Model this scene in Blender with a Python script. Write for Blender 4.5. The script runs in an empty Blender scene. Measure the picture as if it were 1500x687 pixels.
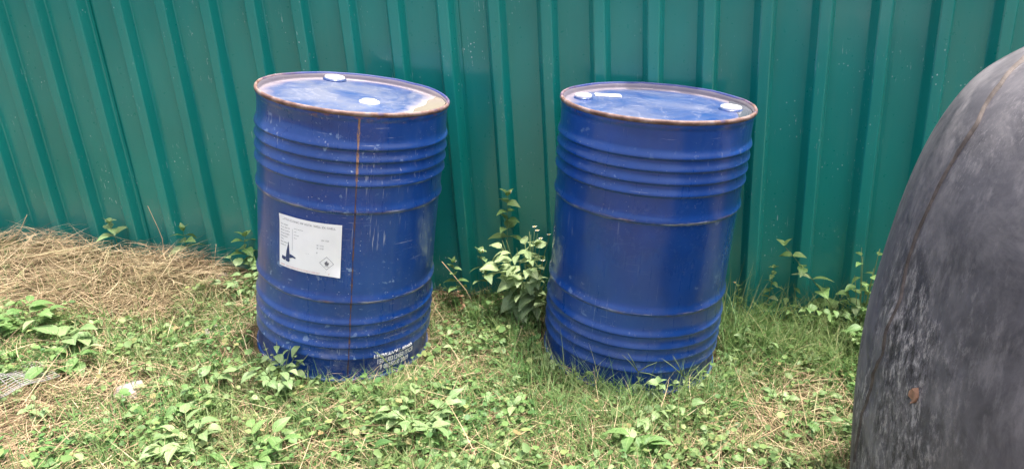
import bpy, math, random
import numpy as np
from mathutils import Vector, Matrix, noise as mnoise
R = math.radians
C = bpy.context.scene.collection
SC = bpy.context.scene
rng = np.random.default_rng(7)
random.seed(7)

# ------------------------------------------------------------------ camera
cam_d = bpy.data.cameras.new('camera'); cam = bpy.data.objects.new('camera', cam_d); C.objects.link(cam)
cam_d.sensor_width = 36.0; cam_d.lens = 36.0 * 1008.1 / 1500.0
cam_d.clip_start = 0.05; cam_d.clip_end = 500
CAM = Vector((0.26677, -2.4994, 1.13267))
cr = Vector((0.985197, 0.160474, -0.0602897)); cu = Vector((0.0019364, 0.3412555, 0.9399686)); cd = Vector((-0.1714147, 0.926171, -0.3358932))
M = Matrix((cr, cu, -cd)).transposed().to_4x4(); M.translation = CAM
cam.matrix_world = M
SC.camera = cam

# ------------------------------------------------------------------ light
to_sun = Vector((.22, .07, 1.0)).normalized()      # close to overhead, a little beyond the fence
SUN_EL = math.asin(to_sun.z)
sun_d = bpy.data.lights.new('sun', 'SUN'); sun_d.energy = 1.9; sun_d.angle = R(1.0); sun_d.color = (1.0, 0.955, 0.88)
sun = bpy.data.objects.new('sun', sun_d); C.objects.link(sun)
sun.rotation_euler = to_sun.to_track_quat('Z', 'Y').to_euler()
world = bpy.data.worlds.new('World'); SC.world = world; world.use_nodes = True
wn = world.node_tree; wn.nodes.clear()
sky = wn.nodes.new('ShaderNodeTexSky'); sky.sky_type = 'NISHITA'; sky.sun_disc = False
sky.sun_elevation = SUN_EL; sky.sun_rotation = math.atan2(to_sun.x, to_sun.y)
sky.air_density = 0.6; sky.dust_density = 7.0; sky.ozone_density = 0.3
bg = wn.nodes.new('ShaderNodeBackground'); bg.inputs['Strength'].default_value = 0.15
wo = wn.nodes.new('ShaderNodeOutputWorld')
wn.links.new(sky.outputs[0], bg.inputs[0]); wn.links.new(bg.outputs[0], wo.inputs[0])
SC.view_settings.view_transform = 'Standard'; SC.view_settings.look = 'None'
SC.view_settings.exposure = 1.8; SC.view_settings.gamma = 1.0
SC.view_settings.use_curve_mapping = False

# ------------------------------------------------------------------ node helpers
class NT:
    def __init__(s, name):
        s.m = bpy.data.materials.new(name); s.m.use_nodes = True
        s.t = s.m.node_tree; s.t.nodes.clear()
        s.out = s.n('ShaderNodeOutputMaterial')
    def n(s, kind, **kw):
        nd = s.t.nodes.new(kind)
        for k, v in kw.items(): setattr(nd, k, v)
        return nd
    def put(s, sock, v):
        if isinstance(v, bpy.types.NodeSocket): s.t.links.new(v, sock)
        elif v is not None:
            if sock.type == 'RGBA' and len(v) == 3: v = (*v, 1)
            sock.default_value = v
    def coord(s, which='Object'): return s.n('ShaderNodeTexCoord').outputs[which]
    def map(s, vec, scale=(1, 1, 1), rot=(0, 0, 0), loc=(0, 0, 0)):
        m = s.n('ShaderNodeMapping'); s.put(m.inputs['Vector'], vec)
        m.inputs['Scale'].default_value = scale; m.inputs['Rotation'].default_value = rot; m.inputs['Location'].default_value = loc
        return m.outputs[0]
    def noise(s, vec, scale, detail=4, rough=0.55, dist=0.0):
        t = s.n('ShaderNodeTexNoise'); s.put(t.inputs['Vector'], vec)
        t.inputs['Scale'].default_value = scale; t.inputs['Detail'].default_value = detail
        t.inputs['Roughness'].default_value = rough; t.inputs['Distortion'].default_value = dist
        return t.outputs['Fac']
    def voro(s, vec, scale, out='Distance', rand=1.0):
        t = s.n('ShaderNodeTexVoronoi'); s.put(t.inputs['Vector'], vec); t.inputs['Scale'].default_value = scale
        t.inputs['Randomness'].default_value = rand
        return t.outputs[out]
    def ramp(s, fac, stops, interp='LINEAR'):
        r = s.n('ShaderNodeValToRGB'); r.color_ramp.interpolation = interp
        e = r.color_ramp.elements
        while len(e) < len(stops): e.new(0.5)
        for el, (p, c) in zip(e, stops):
            el.position = p
            if not hasattr(c, '__len__'): c = (c, c, c)
            el.color = (*c[:3], 1)
        s.put(r.inputs[0], fac); return r.outputs[0]
    def math(s, op, a, b=None, clamp=False):
        m = s.n('ShaderNodeMath', operation=op); m.use_clamp = clamp
        s.put(m.inputs[0], a)
        if b is not None: s.put(m.inputs[1], b)
        return m.outputs[0]
    def step(s, v, lo, hi):
        m = s.n('ShaderNodeMapRange'); m.clamp = True
        s.put(m.inputs[0], v); m.inputs[1].default_value = lo; m.inputs[2].default_value = hi
        return m.outputs[0]
    def mix(s, fac, a, b):
        m = s.n('ShaderNodeMix', data_type='RGBA'); s.put(m.inputs[0], fac); s.put(m.inputs[6], a); s.put(m.inputs[7], b)
        return m.outputs[2]
    def fmix(s, fac, a, b):
        m = s.n('ShaderNodeMix', data_type='FLOAT'); s.put(m.inputs[0], fac); s.put(m.inputs[2], a); s.put(m.inputs[3], b)
        return m.outputs[0]
    def xyz(s, vec):
        x = s.n('ShaderNodeSeparateXYZ'); s.put(x.inputs[0], vec); return x.outputs
    def bump(s, h, strength, dist=0.002):
        b = s.n('ShaderNodeBump'); b.inputs['Strength'].default_value = strength; b.inputs['Distance'].default_value = dist
        s.put(b.inputs['Height'], h); return b.outputs[0]
    def pbsdf(s, col, rough=0.5, normal=None, metal=0.0, spec=0.5, coat=0.0, coat_rough=0.1):
        p = s.n('ShaderNodeBsdfPrincipled')
        s.put(p.inputs['Base Color'], col); s.put(p.inputs['Roughness'], rough); s.put(p.inputs['Metallic'], metal)
        s.put(p.inputs['Specular IOR Level'], spec); s.put(p.inputs['Coat Weight'], coat); s.put(p.inputs['Coat Roughness'], coat_rough)
        if normal is not None: s.put(p.inputs['Normal'], normal)
        return p.outputs[0]
    def done(s, sh):
        s.t.links.new(sh, s.out.inputs[0]); return s.m

def simple(name, col, rough=0.6, var=0.15, scale=30):
    t = NT(name); c = t.coord()
    n = t.noise(c, scale, 5)
    dark = tuple(v * (1 - var) for v in col); light = tuple(min(1, v * (1 + var)) for v in col)
    return t.done(t.pbsdf(t.ramp(n, [(.3, dark), (.7, light)]), rough, t.bump(n, .15)))

# --- green painted sheet
def mat_fence():
    t = NT('green_painted_sheet'); g = t.coord()
    x = t.xyz(g)
    big = t.noise(t.map(g, (1.0, 1.0, .6)), 2.2, 4)
    fine = t.noise(g, 60, 4)
    col = t.ramp(big, [(.3, (.003, .185, .155)), (.7, (.006, .238, .202))])
    streak = t.noise(t.map(g, (22, 22, 1.3)), 3.0, 5, .65)
    dust = t.math('MULTIPLY', t.step(streak, .5, .85), .10)
    col = t.mix(dust, col, (.10, .25, .21))
    # splashed soil low on the sheets
    low = t.step(t.math('ADD', x[2], t.math('MULTIPLY', streak, .5)), .75, .1)
    col = t.mix(t.math('MULTIPLY', low, .22), col, (.05, .15, .10))
    # small chips and specks in groups
    grp = t.step(t.noise(g, 4.5, 3), .52, .68)
    v = t.voro(t.map(g, (1, 1, .8)), 75)
    rnd = t.voro(t.map(g, (1, 1, .8)), 75, 'Color')
    keep = t.step(t.xyz(rnd)[0], .72, .74)
    chip = t.math('MULTIPLY', t.math('MULTIPLY', t.step(v, .2, .12), keep), t.fmix(grp, .0, 1.0))
    scr = t.noise(t.map(g, (60, 60, 7), (0, .1, 0)), 3.0, 3, .6)
    chip2 = t.math('MULTIPLY', t.step(scr, .66, .70), grp)
    col = t.mix(t.math('MAXIMUM', t.math('MULTIPLY', chip, .8), t.math('MULTIPLY', chip2, .8)), col, (.55, .68, .64))
    rough = t.fmix(t.step(fine, .3, .8), .27, .36)
    rough = t.fmix(dust, rough, .7)
    warp = t.noise(t.map(g, (1, 1, .5)), 5.0, 2)
    return t.done(t.pbsdf(col, rough, t.bump(warp, .35, .006), spec=.5, coat=.7, coat_rough=.14))

# --- drum paint; frames are drum-local (z up the drum, 0 at the base)
def mat_drum(name, dirt, seed, hoops):
    t = NT(name); g0 = t.coord(); g = t.map(g0, loc=(seed, seed * .7, 0)); x = t.xyz(g0)
    n1 = t.noise(g, 5, 5, .6)
    col = t.ramp(n1, [(.3, (.003, .036, .185)), (.7, (.006, .060, .290))])
    # chalky film in soft vertical runs
    run = t.noise(t.map(g, (26, 26, 1.6)), 1.6, 6, .7)
    film = t.math('MULTIPLY', t.step(run, .34, .80), t.step(t.noise(g, 3.2, 3), .36, .6))
    col = t.mix(t.math('MULTIPLY', film, .38 * dirt), col, (.05, .12, .30))
    # mud spatter, thicker near the foot
    foot = t.step(x[2], .34, .02)
    zone = t.fmix(foot, t.step(t.noise(t.map(g, loc=(1, 6, 3)), 4.5, 3), .44, .58), 1.0)
    sp = t.noise(g, 55, 5, .7)
    spat = t.math('MULTIPLY', t.step(sp, .56, .68), t.fmix(foot, .22, .9))
    col = t.mix(t.math('MULTIPLY', t.math('MULTIPLY', spat, t.fmix(zone, .25, 1.0)), .6 * dirt), col, (.32, .33, .38))
    cloud = t.math('MULTIPLY', t.step(t.noise(g, 9, 5, .7), .52, .68), foot)
    col = t.mix(t.math('MULTIPLY', cloud, .48 * dirt), col, (.30, .30, .36))
    # scratches, horizontal and vertical
    h = t.step(t.noise(t.map(g, (5, 5, 110)), 1.6, 4, .7), .62, .68)
    hm = t.step(t.noise(g, 7, 2), .52, .60)
    v = t.step(t.noise(t.map(g, (95, 95, 6)), 1.4, 3, .6), .63, .70)
    vm = t.step(t.noise(t.map(g, loc=(3, 1, 2)), 5, 2), .50, .58)
    scr = t.math('MAXIMUM', t.math('MULTIPLY', h, hm), t.math('MULTIPLY', v, vm))
    col = t.mix(t.math('MULTIPLY', scr, .55 * dirt), col, (.45, .48, .58))
    # chips: pale blotches
    b = t.step(t.noise(t.map(g, (1, 1, 1.4), loc=(9, 2, 4)), 26, 4, .6), .645, .675)
    col = t.mix(t.math('MULTIPLY', t.math('MULTIPLY', b, zone), .6 * dirt), col, (.30, .42, .62))
    dots = t.math('MULTIPLY', t.step(t.voro(g, 90), .15, .08), t.step(t.xyz(t.voro(g, 90, 'Color'))[1], .72, .75))
    col = t.mix(t.math('MULTIPLY', t.math('MULTIPLY', dots, t.fmix(zone, .15, 1.0)), .8 * dirt), col, (.62, .64, .68))
    # worn line on each hoop and under the chime
    wear = 0.0
    for hz in hoops:
        d = t.math('ABSOLUTE', t.math('SUBTRACT', x[2], hz))
        k = t.math('MULTIPLY', t.step(d, .0075, .0025), t.step(t.noise(t.map(g, (3, 3, 40)), 4.0, 4, .7), .50, .60))
        wear = t.math('MAXIMUM', wear, k)
    rc = t.ramp(t.noise(g, 18, 3), [(.35, (.16, .07, .04)), (.48, (.30, .25, .25)), (.65, (.45, .46, .52))])
    col = t.mix(t.math('MULTIPLY', wear, .85), col, rc)
    tw = t.math('MULTIPLY', t.step(x[2], .845, .868), t.step(t.noise(t.map(g, (9, 9, 30)), 3.2, 4, .7), .54, .62))
    col = t.mix(t.math('MULTIPLY', tw, .8 * dirt), col, (.20, .075, .035))
    rough = t.fmix(t.math('MAXIMUM', film, spat), .26, .58)
    hb = t.noise(t.map(g, (1, 1, .6)), 7, 3)
    return t.done(t.pbsdf(col, rough, t.bump(hb, .25, .006), spec=.5, coat=.45, coat_rough=.12))

def mat_lid(name, seed, chord, pale):
    t = NT(name); g0 = t.coord(); g = t.map(g0, loc=(seed, seed, 0)); x = t.xyz(g0)
    base = t.ramp(t.noise(g, 4, 4), [(.35, (.007, .035, .15)), (.65, (.014, .055, .20))])
    dust = t.step(t.noise(g, 5.5, 7, .68, .6), .36, .62)
    col = t.mix(t.math('MULTIPLY', dust, pale), base, (.13, .145, .19))
    st = t.step(t.noise(t.map(g, (7, 50, 7), (0, 0, .25)), 1.0, 5, .65), .62, .74)
    col = t.mix(t.math('MULTIPLY', st, .6), col, (.48, .49, .56))
    wl = t.noise(g, 7, 3, .5, .4)
    ring = t.step(t.math('ABSOLUTE', t.math('SUBTRACT', wl, .5)), .014, .004)
    col = t.mix(t.math('MULTIPLY', ring, .15), col, (.36, .36, .40))
    grit = t.math('MULTIPLY', t.step(t.voro(g, 110), .22, .14), t.step(t.xyz(t.voro(g, 110, 'Color'))[0], .84, .87))
    col = t.mix(t.math('MULTIPLY', grit, .7), col, (.45, .44, .44))
    # dried tide mark round the puddle and along the rim
    w = t.math('ADD', x[0], t.math('MULTIPLY', t.math('SUBTRACT', t.noise(g, 22, 5, .7), .5), .05))
    tide = t.math('MULTIPLY', t.step(w, chord - .045, chord - .008), .9)
    col = t.mix(t.math('MULTIPLY', tide, pale), col, (.38, .345, .34))
    rr = t.math('SQRT', t.math('ADD', t.math('MULTIPLY', x[0], x[0]), t.math('MULTIPLY', x[1], x[1])))
    edge = t.math('MULTIPLY', t.step(t.math('ADD', rr, t.math('MULTIPLY', t.noise(g, 14, 4), .05)), .262, .296), .7)
    col = t.mix(edge, col, (.27, .225, .225))
    return t.done(t.pbsdf(col, t.fmix(dust, .28, .5), t.bump(t.noise(g, 6, 3), .3, .006)))

def mat_rust_rim():
    t = NT('worn_rusty_rim'); g = t.coord()
    n = t.noise(g, 26, 5, .65); n2 = t.noise(t.map(g, loc=(4, 4, 1)), 9, 4, .6)
    col = t.ramp(n, [(.30, (.075, .036, .028)), (.48, (.165, .095, .075)), (.62, (.25, .185, .17)), (.8, (.15, .16, .22))])
    y = t.xyz(g)[1]
    blue = t.math('MULTIPLY', t.step(t.math('ADD', y, t.math('MULTIPLY', n2, .5)), .22, .42), .9)
    col = t.mix(blue, col, (.02, .045, .20))
    sp = t.step(n2, .60, .68)
    col = t.mix(t.math('MULTIPLY', sp, .6), col, (.012, .035, .17))
    return t.done(t.pbsdf(col, .62, t.bump(n, .4, .002)))

def mat_weld():
    t = NT('rusty_weld'); g = t.coord(); x = t.xyz(g)
    n = t.noise(t.map(g, (1, 1, .7)), 60, 5, .7)
    up = t.step(x[2], .62, .70)
    rust = t.ramp(n, [(.36, (.16, .07, .04)), (.5, (.34, .20, .13)), (.56, (.03, .05, .18)), (.64, (.24, .14, .10))])
    low = t.ramp(n, [(.38, (.010, .022, .14)), (.52, (.09, .05, .06)), (.66, (.17, .09, .06))])
    return t.done(t.pbsdf(t.mix(up, low, rust), .7, t.bump(n, .5, .002)))

def mat_cap():
    t = NT('white_plastic_cap'); g = t.coord(); n = t.noise(g, 40, 5)
    return t.done(t.pbsdf(t.ramp(n, [(.3, (.62, .62, .62)), (.6, (.82, .82, .82))]), .38))

def mat_paper():
    t = NT('white_label_paper'); g = t.coord(); n = t.noise(g, 12, 5)
    return t.done(t.pbsdf(t.ramp(n, [(.25, (.84, .84, .84)), (.6, (.92, .92, .92))]), .45))

def mat_puddle(name, col):
    t = NT(name); g = t.coord(); n = t.noise(g, 10, 3)
    a = tuple(v * .85 for v in col)
    return t.done(t.pbsdf(t.ramp(n, [(.3, a), (.7, col)]), .16, spec=.35))

def mat_tank():
    t = NT('scuffed_black_plastic'); g = t.coord(); x = t.xyz(g)
    n = t.noise(g, 6.5, 6, .66, .7)
    col = t.ramp(n, [(.36, (.045, .044, .052)), (.7, (.120, .116, .130))])
    dust = t.noise(t.map(g, (1, 1, .45), (.3, .2, 0)), 9, 7, .72, .8)
    col = t.mix(t.math('MULTIPLY', t.step(dust, .42, .68), .7), col, (.21, .20, .205))
    # scuffs: thin pale slanting strokes
    s1 = t.step(t.noise(t.map(g, (22, 22, 5), (.7, .4, 0)), 7, 4, .7), .57, .66)
    s2 = t.step(t.noise(t.map(g, (40, 40, 8), (-.8, .6, 0)), 4.5, 4, .7), .57, .66)
    s3 = t.step(t.noise(t.map(g, (7, 7, 1.6), (.5, .25, 0)), 4.0, 6, .7), .56, .68)
    sm = t.step(t.noise(g, 5, 4), .47, .62)
    scr = t.math('MAXIMUM', t.math('MULTIPLY', t.math('MAXIMUM', s1, s2), sm), t.math('MULTIPLY', s3, .8))
    col = t.mix(t.math('MULTIPLY', scr, .38), col, (.30, .285, .29))
    # crusted, abraded belt on the side
    zone = t.math('MULTIPLY', t.math('MULTIPLY', t.step(x[2], .88, .66), t.step(x[2], .05, .2)), t.step(t.math('ADD', x[1], t.math('MULTIPLY', t.noise(g, 6, 3), .2)), -.22, -.06))
    zn = t.math('MULTIPLY', zone, t.step(t.noise(t.map(g, (1, 1, .5)), 6, 4, .6), .40, .52))
    crust = t.noise(t.map(g, (1, 1, .34), (.15, .1, 0)), 80, 6, .8)
    col = t.mix(t.math('MULTIPLY', zn, t.math('MULTIPLY', t.step(crust, .52, .60), .9)), col, (.40, .38, .37))
    col = t.mix(t.math('MULTIPLY', zn, t.math('MULTIPLY', t.step(crust, .48, .40), .85)), col, (.010, .010, .012))
    hgt = t.math('ADD', t.math('MULTIPLY', t.noise(g, 60, 4), .15), t.math('MULTIPLY', t.math('MULTIPLY', zn, crust), 1.2))
    return t.done(t.pbsdf(col, t.fmix(dust, .48, .72), t.bump(hgt, .9, .005)))

def island_leaf(name, stops, trans=.35, rough=.5, veins=False):
    t = NT(name); ge = t.n('ShaderNodeNewGeometry')
    col = t.ramp(ge.outputs['Random Per Island'], stops)
    wv = t.noise(t.coord(), 3.0, 3)
    col = t.mix(t.math('MULTIPLY', t.step(wv, .4, .7), .25), col, stops[-1][1])
    p = t.pbsdf(col, rough, spec=.35)
    tr = t.n('ShaderNodeBsdfTranslucent'); t.put(tr.inputs[0], col)
    mx = t.n('ShaderNodeMixShader'); mx.inputs[0].default_value = trans
    t.t.links.new(p, mx.inputs[1]); t.t.links.new(tr.outputs[0], mx.inputs[2])
    return t.done(mx.outputs[0])

def leaf_mat(name, a, b, rib):
    t = NT(name); g = t.coord(); x = t.xyz(g)
    oi = t.n('ShaderNodeObjectInfo')
    col = t.ramp(oi.outputs['Random'], [(.0, a), (1.0, b)])
    n = t.noise(g, 14, 4)
    col = t.mix(t.math('MULTIPLY', t.step(n, .45, .7), .35), col, rib)
    ay = t.math('ABSOLUTE', x[1])
    mid = t.step(ay, .035, .012)
    side = t.n('ShaderNodeTexWave'); side.inputs['Scale'].default_value = 2.2
    t.put(side.inputs['Vector'], t.map(t.n('ShaderNodeCombineXYZ').outputs[0]))
    cmb = t.n('ShaderNodeCombineXYZ'); t.put(cmb.inputs[0], t.math('SUBTRACT', x[0], ay))
    t.put(side.inputs['Vector'], cmb.outputs[0])
    vein = t.math('MULTIPLY', t.step(side.outputs['Fac'], .90, .99), .12)
    col = t.mix(t.math('MULTIPLY', t.math('MAXIMUM', mid, vein), .55), col, rib)
    p = t.pbsdf(col, .48, t.bump(t.math('ADD', side.outputs['Fac'], mid), .10, .02), spec=.4)
    tr = t.n('ShaderNodeBsdfTranslucent'); t.put(tr.inputs[0], col)
    mx = t.n('ShaderNodeMixShader'); mx.inputs[0].default_value = .3
    t.t.links.new(p, mx.inputs[1]); t.t.links.new(tr.outputs[0], mx.inputs[2])
    return t.done(mx.outputs[0])

def mat_soil():
    t = NT('soil_with_dead_grass'); g = t.coord()
    n = t.noise(g, 5, 6, .65); f = t.noise(t.map(g, (1, 3, 1), (0, 0, .6)), 45, 5, .7)
    col = t.ramp(n, [(.3, (.055, .045, .028)), (.55, (.11, .085, .048)), (.75, (.075, .085, .035))])
    col = t.mix(t.math('MULTIPLY', t.step(f, .52, .7), .7), col, (.27, .21, .12))
    return t.done(t.pbsdf(col, .95, t.bump(f, .8, .01), spec=.1))

MAT = dict(fence=mat_fence(), drum1=mat_drum('weathered_blue_paint', 1.0, 1.3, (.289, .583)), drum2=mat_drum('glossier_blue_paint', .45, 5.1, (.289, .583)),
    lid1=mat_lid('dusty_blue_lid', 2.0, .215, .85), lid2=mat_lid('blue_lid_with_thin_dust', 7.0, .27, .55), rim=mat_rust_rim(), weld=mat_weld(), cap=mat_cap(),
    paper=mat_paper(), ink=simple('grey_ink', (.16, .16, .18), .6), navy=simple('navy_ink', (.03, .05, .14), .5), red=simple('faded_red_ink', (.62, .20, .19), .6),
    stencil=simple('white_stencil_paint', (.84, .84, .86), .6), puddle1=mat_puddle('murky_rain_water', (.27, .235, .18)), puddle2=mat_puddle('grey_rain_water', (.09, .10, .12)),
    tank=mat_tank(), tankseam=simple('dirty_mould_seam', (.105, .088, .08), .8, .5, 45), rustchip=simple('orange_brown_flake', (.33, .19, .12), .8, .3, 60),
    soil=mat_soil(), stone=simple('pale_stone', (.33, .29, .27), .9, .3, 25),
    straw=island_leaf('dry_straw', [(0, (.12, .075, .042)), (.3, (.27, .185, .105)), (.65, (.43, .32, .195)), (.88, (.55, .44, .29)), (1, (.33, .33, .16))], .12, .65),
    grass=island_leaf('green_grass', [(0, (.065, .165, .04)), (.45, (.11, .225, .06)), (.8, (.19, .285, .095)), (1, (.34, .34, .16))], .3),
    cover=island_leaf('small_weed_leaves', [(0, (.065, .165, .05)), (.45, (.115, .235, .07)), (.8, (.18, .30, .095)), (.95, (.28, .35, .13)), (1, (.34, .25, .12))], .3),
    leaf_mid=leaf_mat('mid_green_leaf', (.105, .22, .06), (.175, .29, .095), (.26, .37, .15)),
    leaf_pale=leaf_mat('pale_green_leaf', (.165, .28, .105), (.245, .35, .15), (.31, .41, .20)),
    leaf_dull=leaf_mat('dull_green_leaf', (.27, .38, .16), (.37, .47, .23), (.43, .52, .30)),
    leaf_dark=leaf_mat('dark_green_leaf', (.04, .11, .03), (.07, .16, .045), (.12, .22, .07)),
    leaf_dry=leaf_mat('browned_leaf', (.20, .11, .06), (.30, .17, .09), (.34, .24, .14)),
    stem=simple('green_stem', (.14, .19, .06), .6, .3, 20), stem_dry=simple('dry_stem', (.40, .31, .18), .8, .3, 20), stem_red=simple('reddish_stem', (.20, .10, .06), .7, .3, 20),
    petal=simple('white_petal', (.75, .75, .68), .6, .1), yellow=simple('yellow_floret', (.62, .46, .07), .7, .2),
    mesh=simple('grey_plastic_netting', (.32, .31, .31), .6, .2))

# ------------------------------------------------------------------ object helpers
def tag(o, label=None, cat=None, group=None, kind=None):
    if label: o['label'] = label
    if cat: o['category'] = cat
    if group: o['group'] = group
    if kind: o['kind'] = kind
    return o
def np_mesh(name, V, F, smooth=True):
    V = np.asarray(V, np.float32); F = np.asarray(F, np.int32)
    me = bpy.data.meshes.new(name); k = F.shape[1]
    me.vertices.add(len(V)); me.vertices.foreach_set('co', V.ravel())
    me.loops.add(F.size); me.loops.foreach_set('vertex_index', F.ravel())
    me.polygons.add(len(F)); me.polygons.foreach_set('loop_start', np.arange(0, F.size, k, dtype=np.int32))
    me.update(calc_edges=True); me.validate()
    if smooth: me.polygons.foreach_set('use_smooth', np.ones(len(me.polygons), bool))
    return me
def py_mesh(name, V, F, smooth=True):
    me = bpy.data.meshes.new(name); me.from_pydata([tuple(v) for v in V], [], F); me.update()
    if smooth: me.polygons.foreach_set('use_smooth', np.ones(len(me.polygons), bool))
    return me
def obj(name, me, mat=None, parent=None):
    if mat is not None and not me.materials: me.materials.append(mat)
    o = bpy.data.objects.new(name, me); C.objects.link(o)
    if parent is not None: o.parent = parent
    return o
def empty(name, loc=(0, 0, 0)):
    o = bpy.data.objects.new(name, None); o.empty_display_size = .05; C.objects.link(o); o.location = loc; return o
def grid_faces(n, m, wrap=False):
    F = []
    for i in range(n - 1):
        for j in range(m if wrap else m - 1):
            a = i * m + j; b = i * m + (j + 1) % m
            F.append((a, b, b + m, a + m))
    return F
def tube(pts, radii, sides=6):
    V = []; F = []; pts = [Vector(p) for p in pts]
    for i, p in enumerate(pts):
        d = (pts[min(i + 1, len(pts) - 1)] - pts[max(i - 1, 0)]).normalized()
        a = d.cross(Vector((0, 0, 1)));
        if a.length < 1e-3: a = d.cross(Vector((1, 0, 0)))
        a.normalize(); b = d.cross(a)
        r = radii[i] if hasattr(radii, '__len__') else radii
        for k in range(sides):
            t = 2 * math.pi * k / sides; V.append(p + a * (r * math.cos(t)) + b * (r * math.sin(t)))
    n = len(pts)
    for i in range(n - 1):
        for k in range(sides):
            q = (k + 1) % sides
            F.append((i * sides + k, i * sides + q, (i + 1) * sides + q, (i + 1) * sides + k))
    F.append(tuple(range(sides))[::-1]); F.append(tuple((n - 1) * sides + k for k in range(sides)))
    return V, F

# value noise on numpy arrays
_tab = rng.random((64, 64))
def vnoise(x, y, s):
    x = np.asarray(x) * s + 100.3; y = np.asarray(y) * s + 77.7
    i = np.floor(x).astype(int); j = np.floor(y).astype(int); u = x - i; v = y - j
    u = u * u * (3 - 2 * u); v = v * v * (3 - 2 * v)
    T = lambda a, b: _tab[a % 64, b % 64]
    return (T(i, j) * (1 - u) + T(i + 1, j) * u) * (1 - v) + (T(i, j + 1) * (1 - u) + T(i + 1, j + 1) * u) * v

# ------------------------------------------------------------------ ground
DR = [(-.7479, -.4338, 0.0, .19294, -.00807), (.2494, -.3085, -.0869, .10769, -.03097)]
TANK = (1.2896, -1.127)
def sstep(a, lo, hi):
    t = np.clip((a - lo) / (hi - lo), 0, 1); return t * t * (3 - 2 * t)
def gh(x, y):
    x = np.asarray(x, float); y = np.asarray(y, float)
    z = -.0872 * (np.clip(x, -4.5, 3.5) + .7479)
    near = np.exp(-((x + .25) ** 2 + (y + .4) ** 2) / 2.2)
    z = z + (vnoise(x, y, 3.1) - .5) * .03 + (vnoise(x, y, 9) - .5) * .014
    z = z + (.03 + .07 * vnoise(x, y, 4.2)) * np.exp(-((y + .15) / .22) ** 2) * sstep(x, -1.15, -1.7)
    z = z + .025 * np.exp(-((x + 2.2) / .26) ** 2 - ((y + .12) / .16) ** 2)
    for dx, dy, dz, tx, ty in DR:
        r = np.hypot(x - dx, y - dy); k = sstep(r, .52, .32)
        z = z * (1 - k) + k * (dz + .002 - tx * (x - dx) - ty * (y - dy))
    r = np.hypot(x - TANK[0], y - TANK[1]); k = sstep(r, .75, .55)
    z = z * (1 - k) + k * (-.175 - .0 * x)
    return z
ax_ = np.concatenate([[-40, -20, -10, -6, -4.5, -4], np.linspace(-3.4, 2.4, 146), [3, 3.5, 5, 8, 12, 20, 40]])
ay_ = np.concatenate([[-40, -20, -10, -6, -4, -3], np.linspace(-2.4, .4, 71), [.8, 1.5, 3, 8, 20, 40]])
gx, gy = np.meshgrid(ax_, ay_)
gz = gh(gx, gy)
gm = np_mesh('ground', np.stack([gx.ravel(), gy.ravel(), gz.ravel()], 1), np.array(grid_faces(len(ay_), len(ax_))))
tag(obj('ground', gm, MAT['soil']), kind='structure')

# ------------------------------------------------------------------ fence of profiled sheets
PITCH, X0 = .183037, -2.07225
YP, DEP = .026, .039           # panel plane, rib depth (towards the viewer)
def rib_profile(i):
    x = X0 + i * PITCH
    return [(x - .0015, 0, 0), (x + .0015, -.0035, 0), (x + .0145, -DEP + .0035, 0), (x + .0185, -DEP, 0), (x + .035, -DEP - .0005, 0), (x + .050, -DEP, 0), (x + .0545, -DEP + .0035, 0), (x + .0685, -.0035, 0), (x + .072, 0, 0)]
def sheet_profile(i0, i1):
    pts = []
    for i in range(i0, i1 + 1):
        pts += rib_profile(i)
        x = X0 + i * PITCH
        if i < i1:
            w = PITCH - .0735
            pts += [(x + .072 + w * f, .0, 1 if f not in (.04, .96) else 0) for f in (.04, .2, .38, .5, .62, .8, .96)]
    pts.append((X0 + i1 * PITCH + .084, -.0015, 0))
    return pts
fence = empty('fence', (0, 0, 0))
tag(fence, 'green box-profile metal sheet fence standing behind the two blue drums', 'fence')
starts = list(range(-15, 32, 4))
zr = np.concatenate([np.linspace(-.35, 1.3, 34), [1.5, 1.7, 1.92]])
for k, i0 in enumerate(starts):
    prof = sheet_profile(i0, i0 + 4)
    tilt = random.uniform(-.0025, .0025); off = -.0040 if k % 2 else 0.0
    V = []
    for z in zr:
        for (x, y, p) in prof:
            b = 0.0
            if p: b = .0042 * (mnoise.noise(Vector((x * 3.1, z * 2.0, k * 7.3))) + .5 * mnoise.noise(Vector((x * 9, z * 5.5, k * 3.1))))
            e = .0012 * mnoise.noise(Vector((x * 4, z * 3.2, 40 + k)))
            V.append((x + tilt * (z - .6) + e, YP + y + off + b + e, z + .006 * (k % 3)))
    base = gh(X0 + i0 * PITCH, 0)
    me = np_mesh('sheet', V, np.array(grid_faces(len(zr), len(prof))))
    me.set_sharp_from_angle(angle=R(13))
    obj('sheet', me, MAT['fence'], fence)

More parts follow.
